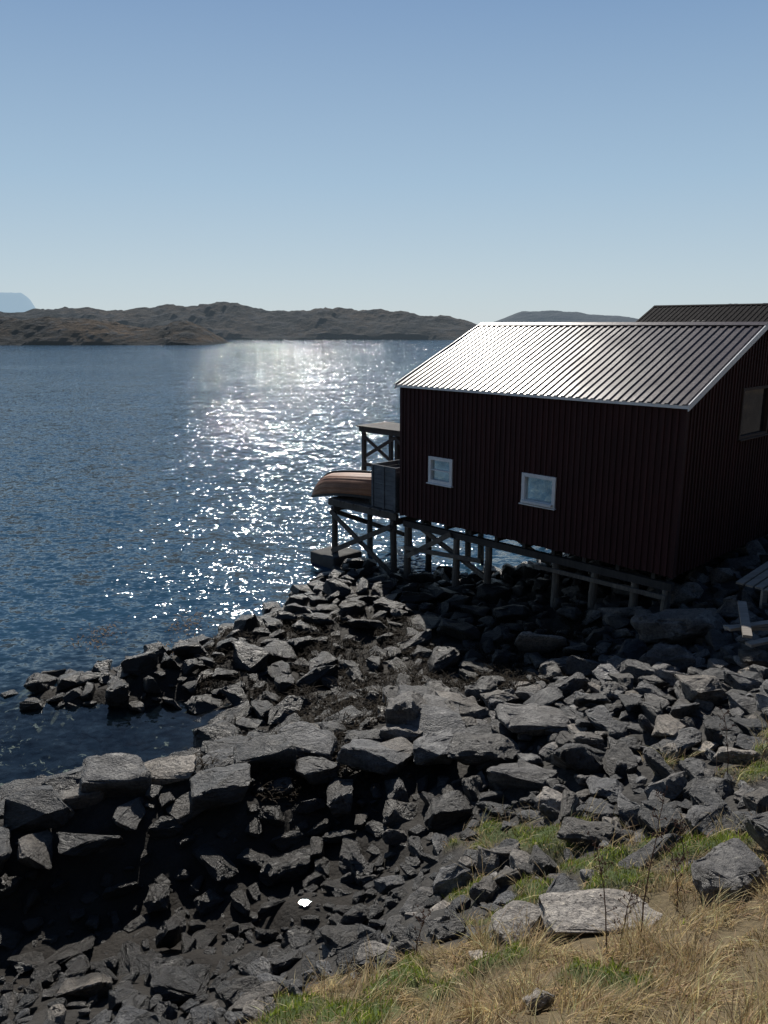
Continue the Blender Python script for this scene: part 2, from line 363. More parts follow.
# ------------------------------------------------------------------ sea
S=16000
obj_from('sea_water',[(-S,-2000,0),(S,-2000,0),(S,S,0),(-S,S,0)],[(0,1,2,3)],M_water)
def pool_mat():
    m,nt,out=new_mat('pool_water'); g=N(nt,'ShaderNodeNewGeometry'); n=noise_n(nt,g.outputs['Position'],16,3)
    nb=bump(nt,n.outputs[0],.03,.01)
    gl=N(nt,'ShaderNodeBsdfGlossy'); gl.inputs['Roughness'].default_value=.01; L(nt,nb,gl.inputs['Normal'])
    tr=N(nt,'ShaderNodeBsdfTransparent'); tr.inputs[0].default_value=(.5,.55,.55,1)
    fr=N(nt,'ShaderNodeFresnel'); fr.inputs[0].default_value=1.333; L(nt,nb,fr.inputs['Normal'])
    mx=N(nt,'ShaderNodeMixShader'); L(nt,fr.outputs[0],mx.inputs[0]); L(nt,tr.outputs[0],mx.inputs[1]); L(nt,gl.outputs[0],mx.inputs[2]); L(nt,mx.outputs[0],out.inputs[0]); return m
M_pool=pool_mat()
for (px,py,rx,ry,z) in POOLS:
    vs=[(px+rx*math.cos(t*math.tau/18)*random.uniform(.55,1.15),py+ry*math.sin(t*math.tau/18)*random.uniform(.55,1.15),POOL_Z) for t in range(18)]
    obj_from('rock_pool_water',vs,[tuple(range(18))],M_pool)

# ------------------------------------------------------------------ rocks
def rock_template(seed,cuts,n=14,box=.55,disp=.11,flat=1.0):
    r=random.Random(seed); bm=bmesh.new()
    ys_=r.uniform(.62,.85); zs_=r.uniform(.42,.62)*flat
    for i in range(n):
        v=Vector((r.gauss(0,1),r.gauss(0,1),r.gauss(0,1))).normalized()
        v=Vector([math.copysign(abs(c)**box,c) for c in v])
        bm.verts.new((v.x*r.uniform(.8,1.05),v.y*ys_*r.uniform(.8,1.05),v.z*zs_*r.uniform(.8,1.05)))
    res=bmesh.ops.convex_hull(bm,input=list(bm.verts))
    dl=list({g for g in res['geom_interior']+res['geom_unused'] if isinstance(g,bmesh.types.BMVert)})
    if dl: bmesh.ops.delete(bm,geom=dl,context='VERTS')
    bmesh.ops.dissolve_limit(bm,angle_limit=math.radians(16),verts=list(bm.verts),edges=list(bm.edges))
    bmesh.ops.bevel(bm,geom=list(bm.edges)+list(bm.verts),offset=.10,segments=2 if cuts>1 else 1,profile=.5,affect='EDGES',clamp_overlap=True)
    bmesh.ops.triangulate(bm,faces=list(bm.faces))
    if cuts:
        bmesh.ops.subdivide_edges(bm,edges=[e for e in bm.edges if e.calc_length()>.12],cuts=cuts,use_grid_fill=True)
        bmesh.ops.triangulate(bm,faces=list(bm.faces))
        bm.normal_update()
        off=Vector((seed*3.7,seed*1.3,0))
        for v in bm.verts:
            k=noise.fractal(v.co*1.6+off,.85,2,5)*disp+ noise.noise(Vector((v.co.x*1.2,v.co.y*1.2,v.co.z*9))+off)*.03
            cr=noise.noise(v.co*2.6+off*2); k-= .06*max(0,1-abs(cr)*14)
            v.co+=v.normal*k
    V=np.array([v.co[:] for v in bm.verts]); bm.verts.index_update()
    T=np.array([[v.index for v in f.verts] for f in bm.faces]); bm.free()
    return V,T
HI=[rock_template(100+i,3,n=[12,14,20][i%3]) for i in range(20)]
SLAB=[rock_template(400+i,3,n=[20,24,28][i%3],box=.38,disp=.09) for i in range(12)]
MID=[rock_template(200+i,1,n=[12,14,18][i%3]) for i in range(18)]
LO=[rock_template(300+i,0,n=[10,12,14][i%3]) for i in range(14)]

placed=[]
rocks=[]
def hgt(x,y): return float(height([x],[y])[0])
def add_rock(x,y,sx,sy,sz,yaw,sink=.25,tx=None,ty=None,warm=None,bright=None,z=None,reg=True,lib=None):
    zz=hgt(x,y) if z is None else z
    if bright is None:
        bright=random.random()**1.5
        if random.random()<.04: bright=1.5
    rocks.append((x,y,zz+sz*.5*(1-2*sink),sx,sy,sz,yaw,random.gauss(0,.13) if tx is None else tx,random.gauss(0,.13) if ty is None else ty,
        (random.random()**2.5*.8 if warm is None else warm),bright,lib))
    if reg: placed.append((x,y,(sx+sy*.75)*.5))
add_rock(2.0,6.2,.68,.40,.17,.06,sink=0,tx=.10,ty=-.02,warm=.45,bright=1.6,lib=SLAB[3:4])
add_rock(1.22,6.3,.34,.32,.17,.9,sink=0,tx=.08,warm=.4,bright=1.2,lib=SLAB[5:6])
add_rock(3.1,6.25,.42,.45,.42,.6,warm=.2,bright=.7)
add_rock(3.75,6.75,.4,.4,.42,1.6,warm=.2,bright=.6)
add_rock(-3.15,7.15,.34,.33,.40,.3,sink=.05,warm=.8,bright=1.1)
add_rock(-2.6,8.3,.19,.2,.4,1.2,sink=0,warm=1,bright=1.4,tx=.3)
add_rock(.85,5.9,.14,.15,.14,.3,sink=0,warm=.9,bright=1.2)
add_rock(.55,6.9,.16,.18,.2,.3,sink=0,warm=.3,bright=1.0)
add_rock(1.1,4.75,.13,.12,.14,.3,sink=0,warm=.6,bright=1.0)
add_rock(6.1,15.4,1.0,.95,.85,2.6,tx=.1,ty=.25,warm=.25,bright=.6,sink=.1)
add_rock(3.0,20.6,.6,.6,.6,.4,warm=.8,bright=.6)
add_rock(-.95,24.6,.55,.6,.55,.3,bright=.2)
add_rock(.35,12.5,.6,.6,.75,1.3,bright=.6,ty=.3)
row=[(-7.6,9.4),(-6.2,9.6),(-4.9,9.9),(-3.7,10.5),(-2.4,11.1),(-1.2,11.5),(.3,11.9),(1.6,11.6),(2.8,11.8)]
def along(poly,step):
    pts=[];
    for (x0,y0),(x1,y1) in zip(poly,poly[1:]):
        Ln=math.hypot(x1-x0,y1-y0); k=max(1,int(round(Ln/step)))
        for i in range(k): pts.append((x0+(x1-x0)*i/k,y0+(y1-y0)*i/k,math.atan2(y1-y0,x1-x0)))
    return pts
for off,st in ((-.55,.85),(.15,.8),(.85,.85),(1.4,.75)):
    for (x,y,an) in along(row,st):
        s=random.uniform(.36,.64)
        nx_,ny_=-math.sin(an),math.cos(an)
        jx=random.uniform(-.2,.2)
        add_rock(x+nx_*(off+random.uniform(-.12,.12))+jx,y+ny_*(off+random.uniform(-.12,.12)),s,s*random.uniform(.75,1.05),s*random.uniform(.5,.8),
            an+random.gauss(0,.35)+random.choice([0,0,math.pi/2]),sink=.1 if off>-.3 else -.1,tx=random.gauss(.05,.12),ty=random.gauss(0,.12),bright=random.uniform(.2,1.0),lib=random.choice([SLAB,SLAB,HI]))
spit=[(-7.2,15.7),(-6.2,15.8),(-5,15.9),(-4.2,16.8),(-3.5,17.8),(-2.8,19.2),(-2.2,20.3),(-1.5,21.8),(-1.0,23.2)]
for off in (-.45,.15,.75):
    for (x,y,an) in along(spit,.6):
        s=random.uniform(.22,.46); nx_,ny_=-math.sin(an),math.cos(an)
        add_rock(x+nx_*off+random.uniform(-.2,.2),y+ny_*off+random.uniform(-.2,.2),s,s,s*random.uniform(.8,1.2),random.uniform(0,6.28),sink=.15,bright=random.uniform(.1,.6))
for (x,y,s) in ((-7.9,15.6,.25),(-5.4,12.0,.3),(-5.6,12.1,.22),(-7.3,15.2,.25)):
    add_rock(x,y,s,s,s,random.uniform(0,6),z=-.1,bright=.3)
for i in range(260):
    x=random.uniform(-8,-2.6); y=random.uniform(12.0,15.6); z=hgt(x,y); s=random.uniform(.1,.3)
    if z<-.05 and z>-.9: add_rock(x,y,s*1.2,s,s*.7,random.uniform(0,6.28),z=min(z,-.10-s*.45),reg=False,warm=.6,bright=1.2)
def nearpool(x,y,f): return any(math.hypot(x-p[0],y-p[1])<.13+f for p in POOLS)
def scatter(r0,r1,att,cond,fac=.76,zmin=-.06):
    X=rng.uniform(-9,10.5,att); Y=rng.uniform(4.2,27,att); Z=height(X,Y)
    gmk=grassmask(X,Y); grk=greenmask(X,Y)
    for x,y,z,g,gg in zip(X,Y,Z,gmk,grk):
        if z<zmin or abs(x)>.66*y+.8 or g>.25 or gg>.45: continue
        if not cond(x,y,z): continue
        r=random.uniform(r0,r1)
        if nearpool(x,y,r): continue
        if -1.3<x<-.66 and 8.0<y<8.5 and r>.12: continue
        P=np.array(placed)
        if np.any((P[:,0]-x)**2+(P[:,1]-y)**2<((P[:,2]+r)*fac)**2): continue
        add_rock(x,y,r*random.uniform(1,1.45),r*random.uniform(.85,1.2),r*random.uniform(.7,1.3),random.uniform(0,6.28),
                 sink=random.uniform(.05,.35),tx=random.gauss(0,.22),ty=random.gauss(0,.22))
rubble=lambda x,y: (y<9.4 and x<1.4)
weedy=lambda x,y,z: z<.75 and 12.3<y<19 and x>-2.5
scatter(.38,.52,300,lambda x,y,z: not rubble(x,y) and y>9.5)
scatter(.24,.36,3500,lambda x,y,z: (not rubble(x,y) or random.random()<.05) and not (weedy(x,y,z) and random.random()<.6))
scatter(.15,.24,8000,lambda x,y,z: (not rubble(x,y) or random.random()<.3) and not (weedy(x,y,z) and random.random()<.6))
scatter(.09,.15,13000,lambda x,y,z: y<17)
scatter(.05,.09,17000,lambda x,y,z: y<12,.85)
scatter(.025,.05,15000,lambda x,y,z: y<9.5,.95)
placed[:]=[(99,99,.1)]
def scatter_top(r0,r1,att,cond):
    X=rng.uniform(-8,9,att); Y=rng.uniform(5,20,att); Z=height(X,Y); G=grassmask(X,Y); GG=greenmask(X,Y)
    for x,y,z,g,gg in zip(X,Y,Z,G,GG):
        if z<.25 or abs(x)>.62*y or g>.2 or gg>.3 or not cond(x,y,z): continue
        if nearpool(x,y,.4): continue
        r=random.uniform(r0,r1); P=np.array(placed)
        if np.any((P[:,0]-x)**2+(P[:,1]-y)**2<((P[:,2]+r)*.9)**2): continue
        add_rock(x,y,r*1.2,r,r*random.uniform(.7,1.1),random.uniform(0,6.28),z=z+r*.25,tx=random.gauss(0,.3),ty=random.gauss(0,.3))
scatter_top(.2,.32,600,lambda x,y,z: y>9.6 and (x>1.5))
scatter_top(.1,.2,1500,lambda x,y,z: not weedy(x,y,z) and (y<9.2 or x>1))

Vs=[];Ts=[];Cs=[];base=0
for (x,y,z,sx,sy,sz,yaw,tx,ty,tr,tg,lb) in rocks:
    dist=math.hypot(x,y); app=max(sx,sy)/dist
    lib=HI if app>.022 else (MID if app>.011 else LO)
    if lb is not None: lib=lb
    V,T=random.choice(lib)
    R=np.array((Matrix.Rotation(yaw,3,'Z')@Matrix.Rotation(tx,3,'X')@Matrix.Rotation(ty,3,'Y')))
    P=(V*np.array([sx,sy,sz]))@R.T+np.array([x,y,z])
    Vs.append(P);Ts.append(T+base);base+=len(P)
    c=np.zeros((len(P),4));c[:,0]=tr;c[:,1]=tg;c[:,3]=1;Cs.append(c)
print('rocks',len(rocks),'verts',base)
tri_mesh('shore_rocks',np.concatenate(Vs),np.concatenate(Ts),M_rock,np.concatenate(Cs),smooth=True,sharp=math.radians(38))

# ------------------------------------------------------------------ grass / weed
def blades(name,X,Y,Z,hgtv,width,leandir,lean,colors,mat,droop=1.6):
    n=len(X); t=np.array([0,.38,.72,1.0]); ld=np.stack([np.cos(leandir),np.sin(leandir)],1)
    wd=leandir+np.pi/2+rng.uniform(-.9,.9,n); w=np.stack([np.cos(wd),np.sin(wd),np.zeros(n)],1)
    V=np.zeros((n,7,3)); root=np.stack([X,Y,Z],1)
    for k,tt in enumerate(t):
        hor=hgtv*lean*tt**droop; ver=hgtv*(tt*np.sqrt(np.clip(1-(lean*.85)**2,.03,1)) - lean*.25*tt**2.5)
        p=root+np.concatenate([ld*hor[:,None],ver[:,None]],1)
        if k<3:
            ww=w*(width*(1-.45*tt))[:,None]; V[:,2*k]=p-ww; V[:,2*k+1]=p+ww
        else: V[:,6]=p
    T0=np.array([[0,1,3],[0,3,2],[2,3,5],[2,5,4],[4,5,6]])
    T=(np.arange(n)[:,None,None]*7+T0[None]).reshape(-1,3)
    C=np.repeat(np.concatenate([colors,np.ones((n,1))],1),7,axis=0)
    return tri_mesh(name,V.reshape(-1,3),T,mat,C,smooth=False)
def ground_z(X,Y,off=-.015):
    z=height(X,Y); nn=np.array([noise.fractal((a*1.6,b*1.6,0.0),1.0,2.0,4) for a,b in zip(X,Y)])
    return z+detail(X,Y,nn,grassmask(X,Y),greenmask(X,Y))+off
n=140000
X=rng.uniform(-2.6,6,n); Y=rng.uniform(3.0,10.2,n); G=grassmask(X,Y); GR=greenmask(X,Y)
dens=np.array([noise.noise((a*3.2,b*3.2,7)) for a,b in zip(X,Y)])
keep=(rng.random(n)<np.maximum(G*(.66+dens*1.3),GR*1.0))&(np.abs(X)<.62*Y+.5)
keep&=~((np.abs(X-2.0)<.6)&(np.abs(Y-6.15)<.28))
X,Y,GR,G,dens=X[keep],Y[keep],GR[keep],G[keep],dens[keep]; n=len(X); Z=ground_z(X,Y)
isg=rng.random(n)<GR*.85+.06
clump=np.array([noise.noise((a*1.6,b*1.6,17)) for a,b in zip(X,Y)])
cl2=np.array([noise.noise((a*5,b*5,27)) for a,b in zip(X,Y)])
hv=np.where(isg,rng.uniform(.03,.09,n)*(1+cl2),rng.uniform(.07,.30,n)*(1+clump*.9+cl2*.9))
wv=np.where(isg,rng.uniform(.0025,.005,n),rng.uniform(.0018,.0046,n))
ln=np.where(isg,rng.uniform(.1,.7,n),rng.uniform(.4,1.0,n))
ang=np.where(isg,rng.uniform(0,6.28,n),-1.2+clump*6+cl2*3+rng.normal(0,.7,n))
straw=np.array([.66,.50,.27])[None]*rng.uniform(.3,1.3,(n,1))*(1+.8*cl2[:,None])+rng.normal(0,.02,(n,3))
green=np.array([.16,.21,.03])[None]*rng.uniform(.3,1.5,(n,1))*(1+.9*cl2[:,None])+rng.uniform(0,.05,(n,1))*np.array([1,.8,0])[None]
cl=np.clip(np.where(isg[:,None],green,straw),.01,.8)
blades('grass',X,Y,Z,hv,wv,ang,ln,cl,M_blade)
n=26000
X=rng.uniform(-4,5,n);Y=rng.uniform(10.5,19,n);Z=height(X,Y);dn=np.array([noise.noise((a*.9,b*.9,31)) for a,b in zip(X,Y)])
keep=(Z>-.05)&(Z<.9)&(dn>-.15)
X,Y=X[keep],Y[keep];n=len(X);Z=ground_z(X,Y,.06)
cl=np.array([.022,.015,.008])[None]*rng.uniform(.3,1.8,(n,1))
blades('seaweed',X,Y,Z,rng.uniform(.1,.3,n),rng.uniform(.006,.014,n),rng.uniform(0,6.28,n),rng.uniform(.8,1.0,n),cl,M_weed)
n=500; ci=rng.integers(0,3,n); cxs=np.array([-7.1,-5.15,-5.0])[ci]; cys=np.array([18.9,19.8,17.6])[ci]
X=cxs+rng.normal(0,.28,n); Y=cys+rng.normal(0,.45,n)
cl=np.array([.24,.15,.07])[None]*rng.uniform(.4,1.5,(n,1))
blades('floating_kelp',X,Y,np.full(n,-.02),rng.uniform(.06,.15,n),rng.uniform(.01,.02,n),rng.uniform(0,6.28,n),rng.uniform(.9,1.0,n),cl,M_weed)

M_stalk=simple_mat('dry_stalk',(.10,.05,.035),.8,0,30,.4)
def stalk(x,y,h,lx,ly,seed):
    r=random.Random(seed); g=Geo(); z0=hgt(x,y)-.03
    pts=[Vector((x+lx*t*t+r.uniform(-.008,.008),y+ly*t*t,z0+h*t)) for t in [i/9 for i in range(10)]]
    for i in range(9): g.log(pts[i],pts[i+1],.0065-.0004*i,.0065-.0004*(i+1),6,1,0)
    for i in range(3,10):
        for s in range(4 if i>6 else 1):
            a=r.uniform(0,6.28); ln=r.uniform(.03,.09)
            q=pts[i]+Vector((math.cos(a)*ln,math.sin(a)*ln,ln*r.uniform(.6,1.4)))
            g.log(pts[i],q,.003,.0015,5,1,0)
            for k in range(3):
                p2=q+Vector((r.uniform(-.012,.012),r.uniform(-.012,.012),r.uniform(-.02,.015))); g.log(p2,p2+Vector((0,0,.014)),.006,.003,5,1,0)
    g.make('dried_weed_stalk',M_stalk)
for i,a in enumerate([(1.80,5.5,1.0,-.12,.05),(2.08,5.55,1.3,.14,.1),(1.95,5.6,.55,.05,0),(4.3,9.0,.95,-.12,0),(4.7,9.0,.6,.1,0),(3.0,7.0,.5,-.1,0),(.3,6.3,.45,.08,0),(2.6,6.1,.5,-.05,.1)]):
    stalk(*a,i)

# ------------------------------------------------------------------ boathouse
ROT=math.atan2(.698,.716)
def local2world(org,x,y): 
    c,s=math.cos(ROT),math.sin(ROT); return org[0]+x*c-y*s, org[1]+x*s+y*c
def build_boathouse(org,Lb,Wb,zf,ze,zr,mroof,wins_long,wins_gable,period=.2,white_trim=True):
    e=empty('boathouse',(org[0],org[1],0),ROT)
    half=Wb/2; tan=(zr-ze)/half
    top=lambda x: ze-.03+min(max(x,0),max(Wb-x,0))*tan-.02
    def split(u0,u1,z0,wins):
        for (a,b,c,d) in wins:
            if u1>a+.005 and u0<b-.005: return [(z0,c),(d,None)]
        return [(z0,None)]
    boards=Geo(); batt=Geo(); st=.16
    def snapped(Ltot,wins):
        cuts=[0.0]; marks=sorted([w[0] for w in wins]+[w[1] for w in wins]+[Ltot]); cur=0
        for m in marks:
            k=max(1,int(round((m-cur)/st))); cuts+= [cur+(m-cur)*i/k for i in range(1,k+1)]; cur=m
        return cuts
    for side,wins in ((0,wins_long),(1,[])):
        cu=snapped(Lb,wins)
        for u0,u1 in zip(cu,cu[1:]):
            for z0,z1 in split(u0,u1,zf+random.uniform(-.012,.012),wins):
                z1=z1 if z1 else ze-.05
                j=random.uniform(0,.004)
                if side==0:
                    boards.box(-j,.1,u0,u1,z0,z1); batt.box(-.026-j,-j-.0005,u0-.024,u0+.024,z0+.004,z1-.003)
                else:
                    boards.box(Wb-.1,Wb+j,u0,u1,z0,z1); batt.box(Wb+j+.0005,Wb+.026+j,u0-.024,u0+.024,z0+.004,z1-.003)
    for side,wins in ((0,wins_gable),(1,[])):
        cu=snapped(Wb-.2,[(w[0]-.1,w[1]-.1,w[2],w[3]) for w in wins]); cu=[c+.1 for c in cu]
        for u0,u1 in zip(cu,cu[1:]):
            for z0,z1 in split(u0,u1,zf+random.uniform(-.012,.012),wins):
                j=random.uniform(0,.004); y0,y1=((-j,.1) if side==0 else (Lb-.1,Lb+j))
                t0,t1=(z1,z1) if z1 else (top(u0),top(u1))
                boards.hexa([(u0,y0,z0),(u1,y0,z0),(u1,y1,z0),(u0,y1,z0),(u0,y0,t0),(u1,y0,t1),(u1,y1,t1),(u0,y1,t0)])
                yy=(-.026-j,-j-.0005) if side==0 else (Lb+j+.0005,Lb+.026+j)
                batt.box(u0-.024,u0+.024,yy[0],yy[1],z0+.004,min(t0,t1)-.004)
    for cx in (-.03,Wb-.07):
        for cy in (-.034,Lb-.066):
            batt.box(cx,cx+.1,cy,cy+.1,zf-.02,ze-.06)
    boards.make('wall_boards',M_red,e); batt.make('wall_battens',M_red,e)
    fl=Geo(); fl.box(.11,Wb-.11,.11,Lb-.11,zf+.02,zf+.1)
    k=.5
    while k<Lb: fl.box(.12,Wb-.12,k-.05,k+.05,zf-.17,zf+.015); k+=.9
    fl.make('floor',M_dark,e)
    oh=.10; og=.13
    g=Geo(); 
    def sl(x): return ze+(x)*tan
    for sgn in (0,1):
        f=(lambda x: x) if sgn==0 else (lambda x: Wb-x)
        xa,xb=-oh,half
        th=.05
        pts=[]
        for yy in (-og+.02,Lb+og-.02):
            pts+= [(f(xa),yy,sl(xa)-th),(f(xb),yy,sl(xb)-th),(f(xb),yy,sl(xb)-.004),(f(xa),yy,sl(xa)-.004)]
        g.hexa(pts)
    g.make('roof_deck',M_dark,e)
    prof=[];y=-og
    while y<Lb+og: 
        prof+=[(y,0),(y+period*.3,0),(y+period*.42,.03),(y+period*.72,.03),(y+period*.84,0)]; y+=period
    V=[];F=[]
    for sgn in (0,1):
        f=(lambda x: x) if sgn==0 else (lambda x: Wb-x)
        b0=len(V); nseg=8
        for (yy,o) in prof:
            for i in range(nseg+1):
                x=-oh-.04+(half+oh+.04)*i/nseg; V.append((f(x),yy,sl(x)+o+.004+.012*noise.noise((x*1.1,yy*.7,3))+.006*noise.noise((x*3,yy*1.5,9))))
        m=nseg+1
        for j in range(len(prof)-1):
            for i in range(nseg):
                F.append((b0+j*m+i,b0+j*m+i+1,b0+(j+1)*m+i+1,b0+(j+1)*m+i))
    obj_from('roof_sheets',V,F,mroof,e)
    rg=Geo(); 
    for s in (-1,1):
        a_=[(half,-og,zr+.055),(half+s*.17,-og,zr+.055-.17*tan),(half+s*.17,-og,zr+.045-.17*tan),(half,-og,zr+.043)]
        b_=[(p[0],Lb+og,p[2]) for p in a_]; rg.hexa(a_+b_)
    rg.make('ridge_cap',mroof,e)
    tm=M_white if white_trim else M_dark
    t=Geo()
    for f in (lambda x: x, lambda x: Wb-x):
        x0,x1=sorted((f(-oh-.02),f(-oh+.005)))
        t.box(x0,x1,-og+.03,Lb+og-.03,sl(-oh)-.08,sl(-oh)-.006)
    for yy in (-og-.004,Lb+og-.02):
        for f in (lambda x: x, lambda x: Wb-x):
            xa,xb=-oh-.05,half+.0
            t.hexa([(f(xa),yy,sl(xa)-.10),(f(xb),yy,sl(xb)-.10),(f(xb),yy+.024,sl(xb)-.10),(f(xa),yy+.024,sl(xa)-.10),
                    (f(xa),yy,sl(xa)+.045),(f(xb),yy,sl(xb)+.045),(f(xb),yy+.024,sl(xb)+.045),(f(xa),yy+.024,sl(xa)+.045)])
    t.make('trim_boards',tm,e)
    def window(kind,a,b,c,d,mf,mg,idx,mull=False,ajar=0,w=.065):
        f=Geo(); gl=Geo()
        def bx(G,u0,u1,z0,z1,d0,d1):
            if kind=='L': G.box(-d1,-d0,u0,u1,z0,z1)
            else: G.box(u0,u1,-d1,-d0,z0,z1)
        bx(f,a-.03,a+w,c-.03,d+.03,-.08,.045); bx(f,b-w,b+.03,c-.03,d+.03,-.08,.045)
        bx(f,a+w,b-w,d-w,d+.03,-.08,.042); bx(f,a+w,b-w,c-.03,c+w,-.08,.042)
        bx(f,a-.06,b+.06,c-.06,c-.031,-.02,.10)
        if ajar: bx(f,a+.02,b-.02,c+.0,c+.06,.05,.13)
        if mull: bx(f,a+w,b-w,(c+d)/2-.015,(c+d)/2+.015,-.06,.03)
        f.make('window_frame_%d'%idx,mf,e,bevel=.004)
        bx(gl,a+w-.005,b-w+.005,c+w-.005,d-w+.005,-.05,-.04); gl.make('window_glass_%d'%idx,mg,e)
    i=0
    for (a,b,c,d) in wins_long: i+=1; window('L',a,b,c,d,M_white,M_glass,i,ajar=(i==1),mull=(i==2))
    for (a,b,c,d) in wins_gable: i+=1; window('G',a,b,c,d,M_brown,M_glass2,i,w=.04)
    return e
ORG=(6.4,17.0); Lb=8.45; Wb=7.35; ZF=2.13; ZE=6.00; ZR=7.62
bh=build_boathouse(ORG,Lb,Wb,ZF,ZE,ZR,M_roof,[(3.15,4.10,3.22,3.94),(6.49,7.31,3.30,3.99)],[(2.85,4.5,4.96,6.12)])
st=Geo(); br=Geo()
def gh(x,y): 
    X,Y=local2world(ORG,x,y); return hgt(X,Y)
for x in (.14,3.6,7.2):
    for y in (.15,.95,2.0,3.1,5.25,6.4,8.3):
        if x>.2 and y in (.95,2.0,6.4): continue
        zb=gh(x,y)-.35
        st.log((x+random.uniform(-.05,.05),y,zb),(x,y,ZF-.36),random.uniform(.10,.13),random.uniform(.085,.1),10,5,.012)
st.make('stilts',M_post,bh,smooth=False)
bb=Geo()
for x in (.14,3.6,7.2):
    bb.beam((x,.02,ZF-.27),(x,8.43,ZF-.27),.15,.18)
bb.make('sill_beams',M_dark,bh)
br.beam((.0,.1,1.62),(.0,3.6,1.60),.05,.10)
br.beam((.27,8.2,1.9),(.27,5.3,.75),.05,.14); br.beam((.0,8.2,.9),(.0,6.5,1.9),.05,.14); br.beam((0,5.4,1.35),(0,8.3,1.15),.05,.12)
br.beam((3.2,8.2,1.9),(3.2,5.3,.6),.05,.14)
br.beam((.3,.6,1.5),(3.3,.8,1.9),.05,.12)
br.make('bracing',M_post,bh)

ORG2=(21.2,44.2)
build_boathouse(ORG2,8.4,5.0,4.2,7.62,8.75,M_roof2,[(2,2.9,5.5,6.4),(5,5.9,5.5,6.4)],[(2,3,5.5,6.5)],period=.3,white_trim=False)
f=empty('stone_foundation',(ORG2[0],ORG2[1],0),ROT); g=Geo()
for i in range(12): g.box(.05+.02*random.random(),4.9,i*.7+.02,i*.7+.68,3.0,4.17)
g.make('blocks',simple_mat('foundation_stone',(.2,.2,.2),.9),f,bevel=.03)

# ------------------------------------------------------------------ deck beside boathouse
dk=empty('wooden_deck',(ORG[0],ORG[1],0),ROT)
g=Geo(); y=8.62
while y<11.62:
    g.box(-.12+random.uniform(-.03,.03),3.7,y,y+.135,2.13,2.17); y+=.15
while y<12.45:
    g.box(1.5,3.7,y,y+.135,2.13,2.17); y+=.15
g.make('deck_planks',M_deck,dk)
g=Geo()
for x in (0,1.55,3.5): g.beam((x,8.6,2.02),(x,11.7 if x<1 else 12.45,2.02),.12,.19)
for yy in (8.75,11.45): g.beam((-.1,yy,1.83),(3.7,yy,1.83),.12,.17)
for (x,yy) in ((0,11.45),(0,8.75),(1.55,11.45),(3.5,11.45),(3.5,8.75),(3.5,12.3),(1.55,8.75)):
    g.log((x,yy,min(gh(x,yy),0)-.4),(x,yy,1.76 if yy<12 else 1.92),.11,.095,10,5,.01)
g.beam((-.13,11.5,1.75),(-.13,8.7,.25),.05,.15); g.beam((-.19,8.7,1.75),(-.19,11.4,.45),.05,.15)
g.beam((.1,11.58,1.7),(3.4,11.58,.3),.05,.15)
g.make('posts_and_braces',M_deckpost,dk)
g=Geo(); g.box(-.55,.7,10.9,12.1,-.5,.38); g.make('concrete_footing',simple_mat('old_concrete',(.06,.06,.058),.9,0,3,.4,.6),dk,bevel=.06)
ls=empty('loading_stage',(ORG[0],ORG[1],0),ROT); g=Geo()
y=9.0
while y<12.5: g.box(2.0,3.5,y,y+.13,4.2,4.245); y+=.145
for x in (2.1,3.4): g.beam((x,9,4.12),(x,12.5,4.12),.1,.15)
for x in (2.1,3.4):
    for yy in (9.1,10.7,12.3): g.beam((x,yy,2.17),(x,yy,4.05),.12,.12)
g.beam((2.03,12.2,3.9),(2.03,10.75,3.1),.04,.11); g.beam((2.0,10.7,4.0),(2.0,12.1,3.25),.04,.11)
g.beam((2.03,12.2,2.95),(2.03,9.1,2.95),.04,.12); g.beam((2.0,10.7,4.0),(2.0,9.3,3.0),.04,.11)
g.make('frame',M_dark,ls)
cr=empty('wooden_crate',(ORG[0],ORG[1],0),ROT); g=Geo()
for i in range(9):
    z=2.20+i*.145
    g.box(.0+random.uniform(0,.006),.03,8.66,9.7,z,z+.138); g.box(1.1,1.13,8.66,9.7,z,z+.138)
    g.box(.031,1.099,9.67,9.70,z,z+.138); g.box(.031,1.099,8.66,8.69,z,z+.138)
for yy in (8.7,9.18,9.66): g.box(-.025,-.001,yy-.035,yy+.035,2.19,3.5)
g.box(.03,1.1,8.69,9.67,3.0,3.3)
g.make('crate_boards',M_grey,cr)

# ------------------------------------------------------------------ upturned rowing boat
rb=empty('rowing_boat',(ORG[0],ORG[1],0),ROT)
def boat_sec(t):
    b=.66*max(0,1-((t-.4)/.62)**2.0)**.62 if t>.4 else .66*(1-.35*((.4-t)/.4)**2)
    dpt=.58*(1-.30*max(0,(t-.45)/.55)**2)
    she=.30*((t-.45)/.55)**2
    return b,dpt,she
V=[];F=[];ns=26;nc=33
for i in range(ns+1):
    t=i/ns; b,dp,sh=boat_sec(t); keel_rise=0 if t<.72 else ((t-.72)/.28)**2*.62
    for j in range(nc):
        s=(j/(nc-1))*2-1; ang=s*math.pi/2
        px=b*math.copysign(abs(math.sin(ang))**.8,s); prof=math.cos(ang)**.75 if abs(s)<1 else 0
        lap=.03*((abs(s)*6)%1)
        z=-sh+ (dp+sh-keel_rise)*prof
        V.append((px*(1+lap),t*4.1,z+lap*.3))
for i in range(ns):
    for j in range(nc-1):
        a=i*nc+j; F.append((a,a+1,a+nc+1,a+nc))
F.append(tuple(j for j in range(nc)))
hull=obj_from('hull',V,F,M_boatw,rb)
m=hull.modifiers.new('s','SOLIDIFY');m.thickness=.025
g=Geo()
for i in range(ns):
    for s in (0,nc-1):
        p=Vector(V[i*nc+s]);q=Vector(V[(i+1)*nc+s]); g.beam(p,q,.06,.08)
for i in range(ns):
    p=Vector(V[i*nc+nc//2])+Vector((0,0,.025));q=Vector(V[(i+1)*nc+nc//2])+Vector((0,0,.025)); g.beam(p,q,.035,.06)
